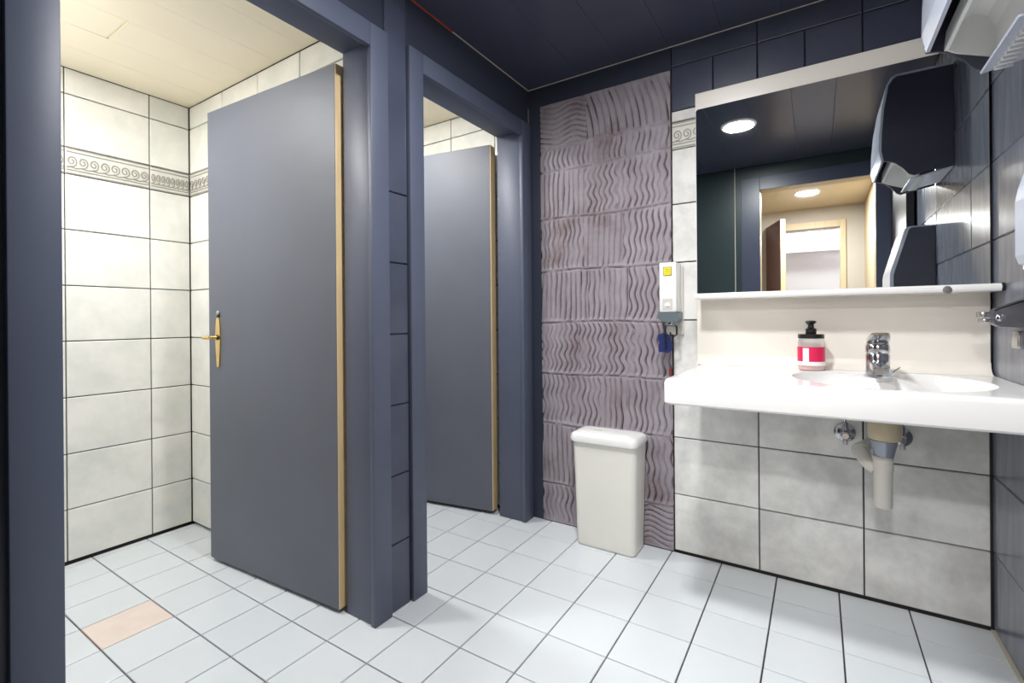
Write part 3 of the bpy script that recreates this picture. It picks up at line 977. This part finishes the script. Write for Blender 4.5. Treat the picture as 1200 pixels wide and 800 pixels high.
def valve(x, z, label):
    v = thing('angle_valve', label, 'valve', (x, YB, z))
    MB().lathe((x, YB - 0.003, z), [(0.17, 0), (0.165, -0.03), (0.12, -0.06), (0.06, -0.07)], 24, 1).build('escutcheon', 'chrome', v)
    MB().lathe((x, YB - 0.06, z), [(0.06, 0), (0.06, -0.16), (0.075, -0.17), (0.075, -0.26), (0.05, -0.28)], 16, 1).build('valve_body', 'chrome', v)
    MB().lathe((x, YB - 0.20, z), [(0.045, 0.04), (0.05, 0.12), (0.045, 0.22), (0.025, 0.23)], 14).build('riser_nut', 'chrome', v)
    MB().tube([(x, YB - 0.2, z + 0.2), (x, YB - 0.22, z + 0.5), (x + 0.05, YB - 0.3, z + 0.72)], 0.022, 8).build('supply_tube', 'chrome', v)
    MB().bbox(x - 0.035, x + 0.035, YB - 0.33, YB - 0.27, z - 0.16, z + 0.02, 0.012, 2).build('valve_handle', 'dullmetal', v)
    return v


valve(6.105, 2.96, 'chrome angle valve on the white tiles, alone on the bin side of the trap')
valve(6.90, 2.98, 'chrome angle valve on the white tiles, half hidden behind the trap')

# ------------------------------------------------------------------ waste bin
bx0, bx1, by0, by1 = 1.07, 2.42, -0.93, -0.22
wbn = thing('waste_bin', 'slim white plastic waste bin with a flat lid against the stripped wall', 'bin', ((bx0 + bx1) / 2, (by0 + by1) / 2, 0))


def rrect(x0, x1, y0, y1, r, z, n=6):
    out = []
    for cx_, cy_, a0 in ((x1 - r, y1 - r, 0), (x0 + r, y1 - r, 90), (x0 + r, y0 + r, 180), (x1 - r, y0 + r, 270)):
        for k in range(n + 1):
            a = math.radians(a0 + 90 * k / n)
            out.append((cx_ + r * math.cos(a), cy_ + r * math.sin(a), z))
    return out


mb = MB()
tp = 0.05
rs = []
for z, g, r in ((0.004, -0.03, 0.10), (0.03, -0.005, 0.12), (0.06, 0.0, 0.12), (1.2, tp * 0.5, 0.12), (2.25, tp, 0.12), (2.36, tp, 0.12)):
    rs.append(rrect(bx0 - g, bx1 + g, by0 - g, by1 + g, r, z))
mb.rings(rs)
mb.build('bin_body', 'pvc', wbn)
mb = MB()
rs = []
lx0, lx1, ly0, ly1 = bx0 - 0.11, bx1 + 0.10, by0 - 0.13, by1 + 0.03


def lid_ring(g, r, z, lift):
    ring = rrect(lx0 - g, lx1 + g, ly0 - g, ly1 + g, r, z)
    out = []
    for (x, y, q) in ring:
        t = (x - lx0) / (lx1 - lx0)
        out.append((x, y, q + lift * (1 - (2 * t - 1) ** 2)))
    return out


rs.append(lid_ring(-0.08, 0.10, 2.34, -0.03))
rs.append(lid_ring(-0.01, 0.14, 2.36, -0.05))
rs.append(lid_ring(0.0, 0.15, 2.40, -0.04))
rs.append(lid_ring(-0.01, 0.15, 2.47, -0.01))
rs.append(lid_ring(-0.03, 0.14, 2.505, 0.01))
rs.append(lid_ring(-0.07, 0.12, 2.525, 0.03))
rs.append(lid_ring(-0.26, 0.06, 2.54, 0.045))
mb.rings(rs)
ld_ = mb.build('lid', 'disp_white', wbn)
MB().bbox(1.40, 1.62, -0.72, -0.66, 2.575, 2.60, 0.01, 1).build('lid_grip', 'pvc', ld_)

# ------------------------------------------------------------------ soap dispenser on the wall
d0, d1 = 2.90, 3.25
sd = thing('soap_dispenser', 'white wall soap dispenser with yellow sticker and black lever', 'soap dispenser', ((d0 + d1) / 2, YB, 4.6))
YD = -0.64
MB().bbox(d0, d1, YD, YB - 0.05, 5.20, 6.24, 0.025, 2).build('housing', 'disp_white', sd)
MB().bbox(d0 + 0.04, d1 + 0.04, YB - 0.07, YB - 0.045, 4.72, 6.2, 0.01, 1).build('back_plate', 'plate_grey', sd)
mb = MB()
mb.prism([(d0 - 0.02, 5.20), (d0 - 0.02, 5.06), (d0 + 0.08, 5.0), (d1 - 0.05, 4.98), (d1 + 0.03, 5.05), (d1 + 0.03, 5.20)], YD - 0.03, YB - 0.08, 1)
mb.build('lower_grip', 'grip_grey', sd)
st = MB().box(d0 + 0.09, d0 + 0.26, YD - 0.008, YD + 0.002, 5.96, 6.14).build('sticker', 'blackplastic', sd)
MB().box(d0 + 0.10, d0 + 0.25, YD - 0.012, YD - 0.006, 5.97, 6.13).build('sticker_face', 'yellow', st)
for zz in (6.01, 6.05, 6.09):
    MB().box(d0 + 0.12, d0 + 0.23, YD - 0.014, YD - 0.011, zz - 0.004, zz + 0.004).build('sticker_line', 'dullmetal', st)
dp = MB().box(d0 + 0.07, d0 + 0.27, YD - 0.008, YD + 0.002, 5.25, 5.48).build('info_plate', 'plate_grey', sd)
MB().lathe((d0 + 0.17, YD - 0.007, 5.345), [(0.065, 0), (0.06, -0.006)], 18, 1).build('plate_emblem', 'disp_white', dp)
MB().tube([(d0 + 0.13, YD - 0.008, 5.325), (d0 + 0.15, YD - 0.014, 5.305), (d0 + 0.19, YD - 0.014, 5.305), (d0 + 0.21, YD - 0.008, 5.325)], 0.008, 6).build('emblem_curve', 'disp_dark', dp)
MB().tube([(3.10, YD + 0.1, 5.0), (3.10, YD + 0.02, 4.94), (3.02, YD, 4.90), (3.02, YD, 4.72), (3.03, YD, 4.45)], 0.022, 8).build('lever_arm', 'blackplastic', sd)
MB().tube([(3.03, YD, 4.92), (3.2, YD + 0.02, 4.94), (3.25, YD + 0.02, 4.90), (3.25, YD + 0.02, 4.74), (3.2, YD + 0.02, 4.70), (3.13, YD, 4.72), (3.12, YD, 4.78)], 0.02, 8).build('lever_loop', 'blackplastic', sd)
MB().lathe((3.06, YD + 0.15, 4.90), [(0.04, 0), (0.06, 0.03), (0.06, 0.10)], 14).build('nozzle', 'disp_white', sd)
# blue cloth pad hanging behind the lever
mb = MB()
pts = [(2.86, 4.72), (3.0, 4.78), (3.06, 4.72), (3.12, 4.62), (3.15, 4.5), (3.13, 4.40), (3.05, 4.34), (2.95, 4.36), (2.87, 4.36), (2.86, 4.45), (2.88, 4.55), (2.85, 4.65)]
mb.prism(pts, -0.60, -0.52, 1)
props(mb.build('cloth_pad', 'blue', origin=(3.0, -0.56, 4.34)), 'small blue cloth pad hanging under the wall soap dispenser', 'cloth')

# ------------------------------------------------------------------ towel dispenser high on the tiled wall
ya, yb = -2.80, -4.75
td = thing('towel_dispenser', 'pale grey towel dispenser with an open white underside, high on the tiled wall', 'towel dispenser', (XR, -3.7, 8.0))
front = [(6.88, 8.40), (6.84, 8.62), (6.85, 9.0), (6.89, 9.5), (6.97, 10.0), (7.04, 10.15), (7.14, 10.2)]
th = 0.04
inner = [(x + th, z) for x, z in front[:-2]] + [(7.08, 10.11), (7.15, 10.16)]
cv = MB()
cv.prism(front + inner[::-1], ya, yb, 1)
cv.prism([(7.12, 10.155), (XR - 0.005, 10.155), (XR - 0.005, 10.2), (7.12, 10.2)], ya, yb, 1)
cv.build('front_cover', 'disp_grey', td)
side = front + [(XR - 0.005, 10.2), (XR - 0.005, 8.15), (7.62, 8.07), (7.42, 8.02), (7.34, 8.06), (7.24, 8.2), (7.12, 8.32), (7.0, 8.38)]
MB().prism(side, ya - 0.001, ya - 0.045, 1).build('side_panel', 'disp_dark', td)
MB().prism(side, yb + 0.045, yb + 0.001, 1).build('side_panel', 'disp_dark', td)
tr = MB()
tro = [(7.05, 8.36), (7.09, 8.36), (7.12, 8.50), (7.2, 8.66), (7.32, 8.72), (7.44, 8.66), (7.5, 8.5), (7.52, 8.14), (7.55, 8.12)]
tro2 = [(7.58, 8.14), (7.56, 8.6), (7.5, 8.76), (7.32, 8.82), (7.16, 8.76), (7.07, 8.6), (7.05, 8.4)]
tr.prism(tro + tro2, ya - 0.05, yb + 0.05, 1)
for y_ in (ya - 0.06, yb + 0.06):
    tr.prism([(7.06, 8.37), (7.16, 8.30), (7.3, 8.24), (7.54, 8.14), (7.56, 8.6), (7.5, 8.76), (7.32, 8.82), (7.16, 8.76), (7.07, 8.6)], y_ - 0.015, y_ + 0.015, 1)
tr.build('inner_trough', 'disp_white', td)
pt = MB().prism([(7.36, 7.985), (7.37, 7.965), (XR - 0.005, 8.10), (XR - 0.005, 8.14)], ya - 0.10, -4.20, 1).build('tray_plate', 'disp_grey', td)
for k in range(9):
    y = ya - 0.2 - k * 0.12
    MB().prism([(7.46, y), (7.62, y - 0.02), (7.47, y - 0.05)], 7.94, 8.02, 2).build('scratch_highlight', 'disp_white', pt)  # white wedges stand in for highlights and scratches on the plate

# ------------------------------------------------------------------ second box on the tiled wall
hb = thing('wall_box', 'pale grey wall-mounted box with a sloping front, below the towel dispenser', 'dispenser', (XR, -5.4, 5.5))
pf = [(XR - 0.005, 7.24), (7.58, 7.24), (7.50, 7.20), (7.22, 6.20), (7.20, 6.08), (7.20, 5.60), (7.22, 5.53), (7.28, 5.50), (XR - 0.005, 5.50)]
MB().prism(pf, -4.72, -6.3, 1).build('cover', 'disp_grey', hb)
pf2 = [(XR - 0.006, 7.20), (7.62, 7.20), (7.57, 7.17), (7.30, 6.20), (7.27, 6.08), (7.27, 5.62), (7.32, 5.55), (XR - 0.006, 5.55)]
MB().prism(pf2, -4.68, -4.725, 1).build('side_panel', 'disp_dark', hb)
MB().bbox(7.2, 7.9, -6.1, -4.9, 5.46, 5.505, 0.01, 1).build('bottom_rim', 'disp_white', hb)

# ------------------------------------------------------------------ metal clamp holder on the tiled wall
mh = thing('metal_holder', 'dull metal clamp holder on the tiled wall above the vanity top', 'holder', (XR, -1.6, 4.9))
MB().prism([(7.74, 4.95), (7.74, 5.13), (7.80, 5.16), (XR - 0.004, 5.26), (XR - 0.004, 4.90), (7.80, 4.92)], -1.70, -1.50, 1).build('arm', 'dullmetal', mh)
MB().prism([(7.74, 5.13), (7.74, 5.15), (7.80, 5.18), (XR - 0.004, 5.29), (XR - 0.004, 5.262), (7.80, 5.162)], -1.72, -1.48, 1).build('top_strip', 'blackplastic', mh)
MB().bbox(7.60, 7.76, -1.72, -1.48, 5.045, 5.125, 0.012, 2).build('clamp_jaw', 'chrome', mh)
MB().bbox(7.62, 7.76, -1.72, -1.48, 4.975, 5.03, 0.012, 2).build('clamp_jaw', 'chrome', mh)
MB().lathe((7.80, -1.70, 5.04), [(0.05, 0), (0.05, -0.02), (0.03, -0.035)], 16, 1).build('rivet', 'chrome', mh)
MB().bbox(XR - 0.10, XR - 0.004, -1.74, -1.46, 4.62, 4.86, 0.02, 2).build('wall_clip', 'chrome', mh)
